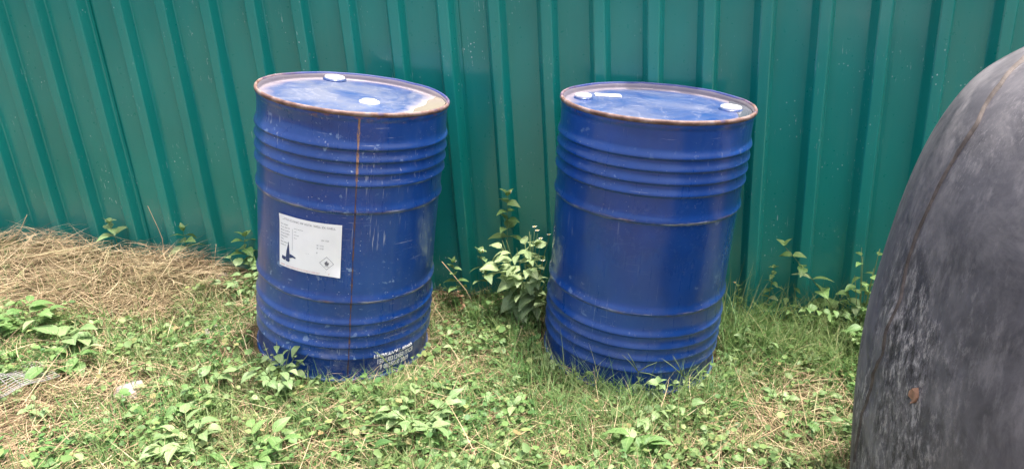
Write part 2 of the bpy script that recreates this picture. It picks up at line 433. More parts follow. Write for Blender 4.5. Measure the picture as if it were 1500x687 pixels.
# ------------------------------------------------------------------ drums
HT = .88
RIDGES = [.774, .738, .702, .666, .214, .172, .130, .088]
def body_r(h):
    r = .2888
    for c in RIDGES:
        d = h - c
        r += .0074 * math.exp(-(d / (.0150 if d > 0 else .0040)) ** 2)
    for c in (.290, .584):
        d = h - c
        r += .0060 * math.exp(-(d / (.016 if d > 0 else .0045)) ** 2)
    r += .0010 * sstep(h, .56, .6)          # upper shell sits a touch proud
    r += .0030 * sstep(h, .848, .862)
    r += .0030 * sstep(h, .020, .010)
    return float(r)
def dent(a, h, dents):
    d = 0
    for (a0, h0, wa, wh, dep) in dents:
        da = (a - a0 + 180) % 360 - 180
        d += dep * math.exp(-(da / wa) ** 2 - ((h - h0) / wh) ** 2)
    return d
def cyl(a, h, r): return (r * math.cos(R(a)), r * math.sin(R(a)), h)
def text_mesh(s, size, bold=0.0):
    cu_ = bpy.data.curves.new('lettering', 'FONT'); cu_.body = s; cu_.size = size; cu_.resolution_u = 2; cu_.offset = bold
    o = bpy.data.objects.new('lettering', cu_); C.objects.link(o)
    dg = bpy.context.evaluated_depsgraph_get(); me = bpy.data.meshes.new_from_object(o.evaluated_get(dg))
    bpy.data.objects.remove(o); bpy.data.curves.remove(cu_)
    V = np.array([v.co[:] for v in me.vertices]); F = [tuple(p.vertices) for p in me.polygons]
    bpy.data.meshes.remove(me)
    return V, F
class Flat:                                   # flat print collected in (u, v), wrapped on the drum
    def __init__(s): s.V = []; s.F = []
    def add(s, V, F, u, v, fit=None):
        V = np.array(V, float)[:, :2]
        if fit: V[:, 0] *= fit / max(1e-6, V[:, 0].max())
        n = len(s.V); s.V += [(p[0] + u, p[1] + v) for p in V]; s.F += [tuple(i + n for i in f) for f in F]
    def rect(s, u0, v0, u1, v1, n=10):
        b = len(s.V)
        for i in range(n + 1):
            u = u0 + (u1 - u0) * i / n; s.V += [(u, v0), (u, v1)]
        s.F += [(b + 2 * i, b + 2 * i + 2, b + 2 * i + 3, b + 2 * i + 1) for i in range(n)]
    def poly(s, pts):
        b = len(s.V); s.V += pts; s.F.append(tuple(range(b, b + len(pts))))
    def build(s, name, mat, parent, a0, h0, r, shear=0.0):
        V = [cyl(a0 + math.degrees(u / .2925), h0 + v + shear * u, (r if not callable(r) else r(h0 + v + shear * u))) for u, v in s.V]
        return obj(name, py_mesh(name, V, s.F, False), mat, parent)
def lathe(prof, seg=96, cap=None):
    V = []; m = seg
    for (r, z) in prof:
        for j in range(m):
            t = 2 * math.pi * j / m; V.append((r * math.cos(t), r * math.sin(t), z))
    F = grid_faces(len(prof), m, True)
    return V, F
def bung(name, parent, x, y, z, rad, ht, mat, rings=2):
    o = empty(name, (x, y, z)); o.parent = parent
    V, F = lathe([(rad * 1.16, -.001), (rad * 1.16, .003), (rad * 1.02, .005), (rad * .98, .006)], 40)
    obj('flange', py_mesh('flange', V, F), MAT['lid2'], o)
    V = []; prof = [(rad * .97, .004), (rad, .006), (rad, ht - .003), (rad * .95, ht - .0006), (rad * .80, ht), (rad * .74, ht - .003), (rad * .1, ht - .003), (.0005, ht - .003)]
    seg = 48
    for k, (r, q) in enumerate(prof):
        for j in range(seg):
            t = 2 * math.pi * j / seg
            rr = r * (1 - (.035 if (j % 3 == 0 and 0 < k < 4) else 0)); V.append((rr * math.cos(t), rr * math.sin(t), q))
    obj('cap', py_mesh('cap', V, grid_faces(len(prof), seg, True)), mat, o)
    return o
def make_drum(k, label, mat, lidmat, dents, seam_a):
    dx, dy, dz, tx, ty = DR[k]
    az_ = Vector((tx, ty, 1)).normalized(); e1 = (Vector((1, 0, 0)) - az_ * az_.x).normalized(); e2 = az_.cross(e1)
    root = empty('steel_drum'); Mx = Matrix((e1, e2, az_)).transposed().to_4x4(); Mx.translation = Vector((dx, dy, dz)); root.matrix_world = Mx
    tag(root, label, 'drum', 'two blue steel drums by the fence')
    seg = 200; hs = np.concatenate([np.linspace(.004, .07, 16), np.linspace(.073, .236, 120), np.linspace(.24, .265, 5), np.linspace(.27, .325, 26), np.linspace(.335, .55, 18), np.linspace(.556, .62, 30), np.linspace(.626, .644, 4), np.linspace(.646, .800, 114), np.linspace(.804, .872, 22)])
    V = []
    for h in hs:
        rb = body_r(h)
        for j in range(seg):
            a = 360 * j / seg
            w = .0022 * mnoise.noise(Vector((2 * math.cos(R(a)), 2 * math.sin(R(a)), h * 3 + 9 * k)))
            V.append(cyl(a, h, rb + w * min(1, (.88 - h) * 6, h * 6) + dent(a, h, dents)))
    obj('body', py_mesh('body', V, grid_faces(len(hs), seg, True)), mat, root)
    # lid: recessed disc with wall and shallow bead
    prof = [(.2868, .876), (.2845, .872), (.2835, .866), (.2832, .8605), (.281, .8588), (.272, .8586), (.266, .8596), (.258, .8606), (.20, .8608), (.12, .8610), (.05, .8612), (.0005, .8612)]
    Vl = []
    for (r, z) in prof:
        for j in range(120):
            t = 2 * math.pi * j / 120
            wob = .0014 * mnoise.noise(Vector((5 * r * math.cos(t), 5 * r * math.sin(t), 3 + k))) if r < .25 else 0
            Vl.append((r * math.cos(t), r * math.sin(t), z + wob))
    obj('lid', py_mesh('lid', Vl, grid_faces(len(prof), 120, True)), lidmat, root)
    for nm, hc in (('rim', .8735), ('bottom_rim', .0065)):
        Vr = []; n = 12; m = 160
        for j in range(m):
            t = 2 * math.pi * j / m; wob = .0011 * mnoise.noise(Vector((4 * math.cos(t), 4 * math.sin(t), 5 + k)))
            for q in range(n):
                p = 2 * math.pi * q / n
                rr = .2912 + wob + .0052 * math.cos(p); Vr.append((rr * math.cos(t), rr * math.sin(t), hc + wob + .0070 * math.sin(p)))
        F = []
        for j in range(m):
            for q in range(n):
                a = j * n + q; b = j * n + (q + 1) % n; c = ((j + 1) % m) * n + (q + 1) % n; d = ((j + 1) % m) * n + q
                F.append((a, d, c, b))
        obj(nm, py_mesh(nm, Vr, F), MAT['rim'] if nm == 'rim' else mat, root)
    # side weld
    hh = np.linspace(.02, .862, 420); V = []
    for i, h in enumerate(hh):
        wob = 1.0 * mnoise.noise(Vector((h * 24, 3 + k, 0))) * .25
        wd = .42 + .38 * mnoise.noise(Vector((h * 30, 7, k))) + (.25 if h > .68 else 0)
        if k == 1: wd *= .5
        for (da, p) in ((-wd, 0.0002), (-wd * .5, .0013), (wd * .5, .0013), (wd, .0002)):
            a = seam_a + da + wob; V.append(cyl(a, h, body_r(h) + p + .0022 * mnoise.noise(Vector((2 * math.cos(R(a)), 2 * math.sin(R(a)), h * 3 + 9 * k))) * min(1, (.88 - h) * 6, h * 6) + dent(a, h, dents)))
    obj('weld_seam', py_mesh('weld_seam', V, grid_faces(len(hh), 4)), MAT['weld'] if k == 0 else mat, root)
    return root, Mx
d1, M1 = make_drum(0, 'left blue drum with a white paper label and a rusty vertical seam', MAT['drum1'], MAT['lid1'],
    [(-112, .822, 26, .026, -.010), (-118, .79, 14, .02, -.004), (-86, .815, 10, .02, -.003), (-100, .045, 14, .035, -.010), (-60, .04, 10, .03, -.009), (-38, .10, 14, .04, -.003), (-125, .30, 14, .05, -.004)], -66.3)
d2, M2 = make_drum(1, 'right blue drum with two white bung caps and a small white sticker on its lid', MAT['drum2'], MAT['lid2'],
    [(-128, .31, 14, .05, -.005), (-45, .84, 9, .03, -.003), (-105, .83, 18, .02, -.002), (-70, .42, 25, .07, -.002)], 60)
bung('bung', d1, -.150, .203, .861, .034, .012, MAT['cap'])
bung('bung', d2, -.226, .030, .860, .026, .014, MAT['cap'])
bung('bung', d2, .224, .012, .860, .032, .013, MAT['cap'])
# flat white disc seal on the left lid with faint lettering
sl = empty('disc_seal', (.067, -.052, .8615)); sl.parent = d1
V, F = lathe([(.031, .0), (.0305, .003), (.024, .0042), (.0235, .0065), (.022, .0078), (.0005, .0080)], 40)
obj('disc', py_mesh('disc', V, F), MAT['cap'], sl)
tv, tf = text_mesh('SEAL', .012); tv[:, 0] -= tv[:, 0].max() / 2; tv[:, 1] -= .004
obj('print', py_mesh('print', [(p[0], p[1], .0084) for p in tv], tf, False), MAT['ink'], sl)
# sticker on the right lid
sq = empty('sticker', (-.150, .100, .8622)); sq.parent = d2; sq.rotation_euler = (0, 0, R(8))
obj('paper', py_mesh('paper', [(-.042, -.022, .0008), (.042, -.022, .0008), (.042, .022, .0008), (-.042, .022, .0008), (-.042, -.022, -.0006), (.042, -.022, -.0006), (.042, .022, -.0006), (-.042, .022, -.0006)], [(0, 1, 2, 3), (7, 6, 5, 4), (0, 4, 5, 1), (1, 5, 6, 2), (2, 6, 7, 3), (3, 7, 4, 0)], False), MAT['paper'], sq)
tv, tf = text_mesh('TOTAL', .016); tv[:, 0] -= tv[:, 0].max() / 2; tv[:, 1] -= .006
obj('print', py_mesh('print', [(p[0], p[1], .0013) for p in tv], tf, False), MAT['red'], sq)

# paper label on the left drum: angles -112.6 .. -73.2, heights .376 .. .544
LA0, LA1, LH0, LH1 = -112.6, -73.2, .376, .544
LW = R(LA1 - LA0) * .2925; LHT = LH1 - LH0
rl = lambda h: .2928
V = []; n, m = 26, 14
for i in range(m):
    for j in range(n):
        a = LA0 + (LA1 - LA0) * j / (n - 1); h = LH0 + LHT * i / (m - 1)
        lift = .006 * math.exp(-((i / (m - 1)) ** 2 + (1 - j / (n - 1)) ** 2) / .012) + .003 * math.exp(-((1 - i / (m - 1)) ** 2 + (j / (n - 1)) ** 2) / .008)
        V.append(cyl(a, h, .2930 + lift + .0004 * mnoise.noise(Vector((a * .2, h * 30, 0)))))
label = empty('paper_label'); label.parent = d1
obj('paper', py_mesh('paper', V, grid_faces(m, n)), MAT['paper'], label)
RI = .2937
ink = Flat()
tv, tf = text_mesh('LUTTA ECONIC MP VOTA  WELL ZX CHELL', .0085); ink.add(tv, tf, .010, LHT - .016, LW - .028)
for i, s in enumerate(['Net weight', 'Prod. date 18', 'Batch number', 'Gross weight', 'Flammable', 'Tare', 'Best before', 'Made in']):
    tv, tf = text_mesh(s, .0062); ink.add(tv, tf, .006, LHT - .032 - i * .0095)
for i, s in enumerate(['Keep away from', 'heat', 'and open', 'flame']):
    tv, tf = text_mesh(s, .0045); ink.add(tv, tf, .056, LHT - .036 - i * .010)
for u, v, s in ((.142, .112, 'UN 1263'), (.128, .094, '18  1216'), (.128, .085, '18  1230'), (.128, .070, 'III'), (.095, .062, '--  --'), (.158, .012, 'i')):
    tv, tf = text_mesh(s, .0062); ink.add(tv, tf, u, v)
ink.rect(.050, .062, .0507, .130, 1)
tag(ink.build('print', MAT['ink'], label, LA0, LH0, RI), kind='stuff')
pic = Flat()
pic.poly([(.026, .030), (.040, .030), (.040, .052), (.0375, .080), (.0365, .088), (.0350, .080), (.029, .056)])
pic.poly([(.0102, .026), (.020, .022), (.026, .026), (.026, .034), (.012, .036)]); pic.poly([(.0402, .034), (.052, .038), (.062, .037), (.062, .041), (.050, .046), (.0402, .048)])
pic.poly([(.0262, .0215), (.037, .020), (.0415, .026), (.0402, .0298), (.0262, .0298)])
pic.build('picture', MAT['navy'], label, LA0, LH0, RI)
dia = Flat(); cx_, cy_, s_, w_ = .160, .042, .0215, .0013
for (p, q) in (((1, 0), (0, 1)), ((0, 1), (-1, 0)), ((-1, 0), (0, -1)), ((0, -1), (1, 0))):
    P = [(cx_ + s_ * p[0], cy_ + s_ * p[1]), (cx_ + s_ * q[0], cy_ + s_ * q[1]), (cx_ + (s_ - w_) * q[0], cy_ + (s_ - w_) * q[1]), (cx_ + (s_ - w_) * p[0], cy_ + (s_ - w_) * p[1])]
    dia.poly(P)
dia.poly([(cx_ - .0065, cy_ - .001), (cx_ - .003, cy_ - .007), (cx_ + .004, cy_ - .007), (cx_ + .0075, cy_), (cx_ + .0050, cy_ + .0035), (cx_ + .0035, cy_ + .001), (cx_ + .001, cy_ + .0095), (cx_ - .002, cy_ + .004), (cx_ - .004, cy_ + .0055)])
dia.rect(cx_ - .006, cy_ - .0105, cx_ + .006, cy_ - .0092, 1)
dia.build('flame_pictogram', MAT['ink'], label, LA0, LH0, RI)
red = Flat()
tv, tf = text_mesh('DANGER', .0062); red.add(tv, tf, .006, .0045, .016)
tv, tf = text_mesh('LIQUID FLAMMABLE KEEP FROM CHILDREN IN CLOSED DRUM', .0050); red.add(tv, tf, .028, .0045, .112)
red.rect(LW - .034, .004, LW - .012, .0092, 3)
tag(red.build('red_print', MAT['red'], label, LA0, LH0, RI), kind='stuff')
# stencilled lettering near the foot of the left drum
st = Flat()
for i, (s, w) in enumerate([('UN20/ANY 1.8500B', .150), ('150 U0312450 ITIC8', .152), ('9 0025000 2019', .118)]):
    tv, tf = text_mesh(s, .0235, .0011); st.add(tv, tf, .004 + .012 * i, .046 - i * .0225, w)
tag(st.build('stencil', MAT['stencil'], d1, -51.5, .034, lambda h: body_r(max(.012, h)) + .0016, .0), kind='stuff')

# rain puddles held by the tilted lids
def puddle(k, Mx, a0, mat, label):
    V = []; F = []; n = 22; m = 30; rmax = .2822
    tx = DR[k][3]
    for i in range(n + 1):
        a = a0 + (rmax - a0) * (i / n)
        half = math.sqrt(max(1e-8, rmax ** 2 - a * a))
        for j in range(m + 1):
            b = -half + 2 * half * j / m
            aa = a + (.012 * mnoise.noise(Vector((b * 14, k, 0))) * (1 - i / n))
            z = .8617 + tx * max(0, aa - a0) * .9
            V.append((aa, b, min(z, .874)))
    F = grid_faces(n + 1, m + 1)
    o = obj('rain_puddle', py_mesh('rain_puddle', V, F), mat); o.matrix_world = Mx
    tag(o, label, 'puddle')
puddle(0, M1, .212, MAT['puddle1'], 'murky brown rain water lying at the low edge of the left drum lid')
puddle(1, M2, .236, MAT['puddle2'], 'grey rain water lying beside the larger cap on the right drum lid')

# ------------------------------------------------------------------ black tank
TK = [(-.185, .503), (0, .511), (.15, .518), (.29, .520), (.40, .516), (.50, .505), (.60, .491), (.70, .472), (.79, .447), (.86, .417), (.91, .385), (.945, .345), (.975, .295), (.995, .240), (1.008, .165), (1.0145, .085), (1.016, .0005)]
def spline(K, n):
    out = []
    for i in range(len(K) - 1):
        p0, p1, p2, p3 = K[max(i - 1, 0)], K[i], K[i + 1], K[min(i + 2, len(K) - 1)]
        for q in range(n):
            t = q / n
            out.append(tuple(.5 * (2 * b + (c - a) * t + (2 * a - 5 * b + 4 * c - d) * t * t + (3 * b - a - 3 * c + d) * t ** 3) for a, b, c, d in zip(p0, p1, p2, p3)))
    return out + [K[-1]]
TP = spline(TK, 9); TZ = [p[0] for p in TP]; TRR = [p[1] for p in TP]; TR = .518
tank = empty('water_tank', (TANK[0], TANK[1], -.185))
tag(tank, 'large round-shouldered black plastic tank with scuffed dusty side at the right edge', 'tank')
def tank_r(z): return float(np.interp(z, TZ, TRR))
prof = [(tank_r(-.185) * .95, -.185), (tank_r(-.17) * .99, -.172)] + [(tank_r(z), z) for z in np.linspace(-.15, .84, 110)] + [(r, z) for z, r in TP if z > .845]
V = []; seg = 300
for (r, z) in prof:
    for j in range(seg):
        a = 360 * j / seg; t = R(a); rr = max(r, .0005)
        w = .010 * mnoise.noise(Vector((1.4 * math.cos(t), 1.4 * math.sin(t), z * 1.5))) * min(1, rr / .2)
        da = (a - 183 + 180) % 360 - 180
        zone = math.exp(-(da / 13) ** 2) * math.exp(-((z - .36) / .20) ** 2)
        w += zone * (.008 * mnoise.noise(Vector((a * .16, z * 9, 2))) + .005 * mnoise.noise(Vector((a * .6, z * 26, 5))))
        # shallow crease running down with the seam
        w -= .004 * math.exp(-((da + 8 - (z - .5) * 10) / 2.2) ** 2) * (1 if z < .65 else 0)
        V.append(((rr + w) * math.cos(t), (rr + w) * math.sin(t), z + .185))
obj('body', py_mesh('body', V, grid_faces(len(prof), seg, True)), MAT['tank'], tank)
# mould seam: raised line up the shoulder
V = []; P = []
for z in list(np.linspace(.06, .84, 90)) + [p[0] for p in TP if .845 < p[0] < 1.0]:
    a = np.interp(z, [.06, .141, .273, .388, .514, .565, .642, .726, .785, .856, .919, .952, 1.0], [175, 177, 180, 184, 185.4, 184.2, 183.7, 184.7, 185.3, 186, 182, 176, 160])
    P.append((z, float(a) + .5 * mnoise.noise(Vector((z * 14, 0, 0)))))
for z, a in P:
    wd = (.12 + .10 * mnoise.noise(Vector((z * 40, 2, 0)))) * (1.0 if z > .5 else .75)
    t0 = R(a)
    w = .010 * mnoise.noise(Vector((1.4 * math.cos(t0), 1.4 * math.sin(t0), z * 1.5))) * min(1, tank_r(z) / .2)
    da = (a - 183 + 180) % 360 - 180
    zone = math.exp(-(da / 13) ** 2) * math.exp(-((z - .36) / .20) ** 2)
    w += zone * (.008 * mnoise.noise(Vector((a * .16, z * 9, 2))) + .005 * mnoise.noise(Vector((a * .6, z * 26, 5))))
    w -= .004 * math.exp(-((da + 8 - (z - .5) * 10) / 2.2) ** 2) * (1 if z < .65 else 0)
    sc = min(2.5, TR / max(.12, tank_r(z)))
    for da_, p in ((-wd * 2.2, -.001), (-wd * .6, .0050), (0, .0015), (wd * .6, .0050), (wd * 2.2, -.001)):
        aa = R(a + da_ * sc); rr = tank_r(z) + w + p; V.append((rr * math.cos(aa), rr * math.sin(aa), z + .185 + (p if z > .8 else 0)))
obj('mould_seam', py_mesh('mould_seam', V, grid_faces(len(P), 5)), MAT['tankseam'], tank)
V = [];
for q in range(9):
    t = 2 * math.pi * q / 9; V.append((.008 * math.cos(t) * random.uniform(.7, 1.2), .016 * math.sin(t) * random.uniform(.8, 1.1)))
a0 = R(-166.5); V3 = [(cyl(197.6 + math.degrees(u / TR), .371 + .185 + v, TR + .013 + .004 * math.sin(7 * u * 100))) for u, v in V] + [cyl(197.6 + math.degrees(u / TR), .371 + .185 + v, TR - .02) for u, v in V]
obj('stuck_flake', py_mesh('stuck_flake', V3, [tuple(range(9))] + [(i, i + 9, (i + 1) % 9 + 9, (i + 1) % 9) for i in range(9)], False), MAT['rustchip'], tank)

# ------------------------------------------------------------------ ground vegetation: density maps in metres on the plot
def blob(x, y, L):
    s = 0
    for (px, py, r, w) in L: s = s + w * np.exp(-((x - px) ** 2 + (y - py) ** 2) / (r * r))
    return s
GREEN = [(-1.85, -.62, .22, .7), (-1.62, -.72, .16, .5), (-1.30, -.30, .18, .5), (-1.25, -.60, .16, .55), (-.85, -.82, .16, .8), (-1.0, -1.05, .25, .6), (-.50, -.78, .14, .7),
         (-.67, -.95, .14, .5), (-.33, -.90, .18, .8), (-.10, -.30, .20, .9), (.10, -.80, .22, 1.0), (.30, -.72, .20, 1.0), (.84, -.06, .30, .55), (.75, -.25, .2, .4), (1.15, .0, .3, .8), (.60, -.85, .15, .5),
         (.80, -.65, .15, .5), (-.05, -1.05, .2, .4), (-.75, -1.15, .2, .5), (.85, -.95, .2, .4)]
DRY = [(-2.0, -.22, .38, 1.2), (-1.6, -.22, .26, 1.1), (-1.35, -.90, .26, .6), (-1.6, -1.0, .3, .3), (-.25, -.50, .18, .6), (.62, -.75, .18, .8), (-.15, -.98, .12, .5), (-.55, -1.05, .15, .5), (.72, -.45, .16, .6), (-1.05, -.60, .16, .5), (.55, -.95, .15, .6), (.8, -.8, .12, .5)]
def greenness(x, y):
    return np.clip(.70 + blob(x, y, GREEN) - .75 * blob(x, y, DRY) + (vnoise(x, y, 5.5) - .5) * .8 + (vnoise(x, y, 13) - .5) * .5, 0, 1)
def blocked(x, y, mg=0.0):
    b = (y > -.018)
    for k, (dx, dy, *_ ) in enumerate(DR): b = b | (np.hypot(x - dx, y - dy) < .298 + mg)
    return b | (np.hypot(x - TANK[0], y - TANK[1]) < .530 + mg)
def scatter(n):
    x = rng.uniform(-3.3, 2.0, n); y = rng.uniform(-2.0, -.02, n)
    # keep the plot within a little more than the view
    vis = (y > -1.5 - .0 * x) & (x < 1.9)
    return x[vis], y[vis]
def ribbons(P, az, el, Ln, W, bend, curl, seg, twist=None, tip=.1):
    N = len(P); t = np.linspace(0, 1, seg + 1)
    pts = np.zeros((N, seg + 1, 3)); pts[:, 0] = P
    for i in range(seg):
        tm = (i + .5) / seg; e = el + bend * tm; a = az + curl * tm
        dvec = np.stack([np.cos(e) * np.cos(a), np.cos(e) * np.sin(a), np.sin(e)], 1) * (Ln / seg)[:, None]
        pts[:, i + 1] = pts[:, i] + dvec
    if twist is None: twist = rng.uniform(-.6, .6, N)
    side = np.stack([-np.sin(az) * np.cos(twist), np.cos(az) * np.cos(twist), np.sin(twist)], 1)
    wt = np.interp(t, [0, .35, 1], [.75, 1, tip])
    off = side[:, None, :] * (W[:, None] * wt[None, :])[:, :, None] * .5
    V = np.stack([pts - off, pts + off], 2)         # N, seg+1, 2, 3
    base = (np.arange(N) * (seg + 1) * 2)[:, None]
    k = np.arange(seg)[None, :] * 2
    F = np.stack([base + k, base + k + 1, base + k + 3, base + k + 2], 2).reshape(-1, 4)
    return V.reshape(-1, 3), F, pts
def keep_clear(pts, mg=.0):
    b = np.zeros(len(pts), bool)
    for i in range(pts.shape[1]): b |= blocked(pts[:, i, 0], pts[:, i, 1], mg)
    return ~b
def ribbon_obj(name, n, fn, mat, label, cat, seg):
    x, y = scatter(n); args = fn(x, y)
    V, F, pts = ribbons(*args, seg)
    ok = keep_clear(pts)
    Vr = V.reshape(len(pts), -1, 3)[ok]; N = len(Vr); per = (seg + 1) * 2
    base = (np.arange(N) * per)[:, None]; k = np.arange(seg)[None, :] * 2
    F = np.stack([base + k, base + k + 1, base + k + 3, base + k + 2], 2).reshape(-1, 4)
    o = obj(name, np_mesh(name, Vr.reshape(-1, 3), F), mat); tag(o, label, cat, kind='stuff'); return o
U = lambda a, b, n: rng.uniform(a, b, n)
def take(x, y, p):
    k = rng.random(len(x)) < p; return x[k], y[k]
def straw_fn(x, y):
    g = greenness(x, y); x, y = take(x, y, np.clip(1.10 - .65 * g, .25, 1)); n = len(x)
    md = np.exp(-((y + .16) / .26) ** 2) * sstep(x, -1.1, -1.6)
    h = gh(x, y) + rng.random(n) ** 1.3 * (.034 + .05 * md)
    # laid in swathes: local common direction
    az = vnoise(x, y, 3.4) * 9 + rng.normal(0, .95, n)
    return np.stack([x, y, h], 1), az, rng.normal(.10, .16, n), U(.04, .15, n) * (1 + .6 * md), U(.0012, .0026, n), rng.normal(-.25, .30, n), rng.normal(0, .5, n)
ribbon_obj('dry_straw', 105000, straw_fn, MAT['straw'], 'matted dry cut straw lying over the ground before the fence', 'straw', 4)
def stick_fn(x, y):
    n = len(x); h = gh(x, y) + U(.01, .04, n)
    return np.stack([x, y, h], 1), U(0, 6.28, n), rng.normal(.18, .22, n), U(.08, .26, n), U(.0020, .0034, n), rng.normal(-.25, .2, n), rng.normal(0, .3, n)
ribbon_obj('straw_stalks', 1700, stick_fn, MAT['straw'], 'longer loose pale straw stalks lying on top of the grass', 'straw', 4)
def grass_fn(x, y):
    g = greenness(x, y); c = sstep(vnoise(x, y, 17), .35, .7)
    x, y = take(x, y, np.clip(g * 1.2 - .05, .10, 1) * (.5 + .5 * c)); n = len(x)
    tall = blob(x, y, [(.84, -.03, .30, 1.0), (1.15, .02, .3, 1.0), (.60, -.25, .12, .6), (.0, -.62, .12, .3), (.25, -.66, .14, .25), (.5, -.58, .12, .35), (-.75, -.78, .12, .25), (.66, -.06, .15, .8), (-.12, -.12, .22, .4), (.1, -.8, .2, .25), (-.5, -.78, .14, .3)])
    near = np.ones(n)
    for (dx, dy, *_), kk in zip(DR, (.85, 1.25)): near = near * (kk + (1 - kk) * sstep(np.hypot(x - dx, y - dy), .36, .50))
    return np.stack([x, y, gh(x, y) - .002], 1), U(0, 6.28, n), U(.75, 1.5, n), near * U(.03, .10, n) * (1 + 1.7 * np.clip(tall, 0, 1)), U(.0016, .0036, n), -rng.random(n) * 1.7, rng.normal(0, .4, n)
ribbon_obj('green_grass', 190000, grass_fn, MAT['grass'], 'short green grass blades among the cut straw', 'grass', 4)

# small-leaved weeds, too many to count
LT = np.array([(0, 0, 0), (.30, -.42, .06), (.68, -.36, .05), (1, 0, -.06), (.68, .36, .05), (.30, .42, .06), (.45, 0, -.03)])
LF = np.array([(0, 1, 6), (1, 2, 6), (2, 3, 6), (3, 4, 6), (4, 5, 6), (5, 0, 6)])
def leaves(P, az, el, L, W, roll):
    d = np.stack([np.cos(el) * np.cos(az), np.cos(el) * np.sin(az), np.sin(el)], 1)
    s0 = np.stack([-np.sin(az), np.cos(az), 0 * az], 1); nn = np.cross(d, s0)
    s = s0 * np.cos(roll)[:, None] + nn * np.sin(roll)[:, None]; nn = np.cross(d, s)
    V = P[:, None] + d[:, None] * (LT[:, 0][None, :, None] * L[:, None, None]) + s[:, None] * (LT[:, 1][None, :, None] * W[:, None, None]) + nn[:, None] * (LT[:, 2][None, :, None] * L[:, None, None])
    F = (np.arange(len(P)) * 7)[:, None, None] + LF[None]
    return V.reshape(-1, 3), F.reshape(-1, 3)
def cover():
    x, y = scatter(12000); g = greenness(x, y); c = sstep(vnoise(x, y, 8), .30, .62)
    k = (rng.random(len(x)) < np.clip(g * 1.25 - .22, .02, 1) * (.15 + .6 * c)) & ~blocked(x, y, .03); x, y = x[k], y[k]
    nl = rng.integers(5, 12, len(x)); H = U(.012, .075, len(x)); big = U(.5, 1.25, len(x))
    idx = np.repeat(np.arange(len(x)), nl); n = len(idx)
    f = rng.random(n); h = H[idx] * (.15 + .85 * f); az = U(0, 6.28, n); out = U(.004, .028, n) * big[idx] * (1.25 - .5 * f)
    px = x[idx] + np.cos(az) * out; py = y[idx] + np.sin(az) * out
    L = U(.011, .027, n) * big[idx]; ok = ~blocked(px + np.cos(az) * L, py + np.sin(az) * L, .0)
    P = np.stack([px, py, gh(x, y)[idx] + h], 1)[ok]
    V, F = leaves(P, az[ok], rng.normal(.05, .35, n)[ok], L[ok], (L * U(.75, 1.15, n))[ok], rng.normal(0, .35, n)[ok])
    o = obj('ground_cover', np_mesh('ground_cover', V, F, False), MAT['cover']); tag(o, 'low spreading weeds with small rounded leaves over the straw', 'weeds', kind='stuff')
cover()

# ------------------------------------------------------------------ plants one can point to
def leaf_mesh(name, mat, wide=.62, tipness=1.0, curl=.10, tooth=.0):
    V = []; n = 7
    for i in range(n):
        t = i / (n - 1)
        w = wide * .5 * (math.sin(math.pi * min(1, t * .96 + .04) ** .72)) ** .9 * (1 - .15 * t * tipness)
        if i == 0: w = .015
        if i == n - 1: w = .004
        w *= 1 + tooth * (1 if i % 2 else -1)
        z = .10 * math.sin(t * 3.0) - curl * t * t
        for q in (-1, 0, 1): V.append((t, w * q, z + (.22 * w if q else 0)))
    F = grid_faces(n, 3)
    me = py_mesh(name, V, F); me.materials.append(mat); return me
LEAF = {}
for nm, mk in (('mid', 'leaf_mid'), ('pale', 'leaf_pale'), ('dull', 'leaf_dull'), ('dark', 'leaf_dark'), ('dry', 'leaf_dry')):
    LEAF[nm] = [leaf_mesh('leaf', MAT[mk], w, 1, c, t) for (w, c, t) in ((.62, .10, .0), (.70, .22, .06), (.54, .04, .0))]
LEAF['round'] = [leaf_mesh('leaf', MAT['leaf_pale'], .78, .3, .02)]
def put_leaf(root, me, p, az, el, L, roll=0.0, name='leaf', wide=1.0):
    if me not in LEAF['round'] and random.random() < .05: me = random.choice(LEAF['dull'])
    o = bpy.data.objects.new(name, me); C.objects.link(o); o.parent = root
    d = Vector((math.cos(el) * math.cos(az), math.cos(el) * math.sin(az), math.sin(el))); s = Vector((-math.sin(az), math.cos(az), 0)); nn = d.cross(s)
    s2 = s * math.cos(roll) + nn * math.sin(roll); n2 = d.cross(s2)
    m = Matrix((d * L, s2 * (L * wide), n2 * L)).transposed().to_4x4(); m.translation = Vector(p); o.matrix_local = m
    return o
def ground_at(x, y): return float(gh(x, y)) - .004
def join_tubes(L):
    V = []; F = []
    for v, f in L:
        n = len(V); V += v; F += [tuple(i + n for i in q) for q in f]
    return V, F
def flower(root, p, r=.006, white=True):
    f = empty('flower', p); f.parent = root
    V, F = lathe([(.0004, -.004), (r * .6, -.002), (r * .62, .001), (r * .4, .0028), (.0004, .003)], 8)
    obj('floret', py_mesh('floret', V, F), MAT['yellow'], f)
    if white:
        V = []; F = []
        for q in range(5):
            t = 2 * math.pi * q / 5 + .3; b = len(V)
            for (rr, dt, z) in ((.5, -.35, 0), (1.5, -.3, .001), (1.75, 0, .0), (1.5, .3, .001), (.5, .35, 0)): V.append((r * rr * math.cos(t + dt), r * rr * math.sin(t + dt), z))
            F.append(tuple(range(b, b + 5)))
        obj('petals', py_mesh('petals', V, F, False), MAT['petal'], f)
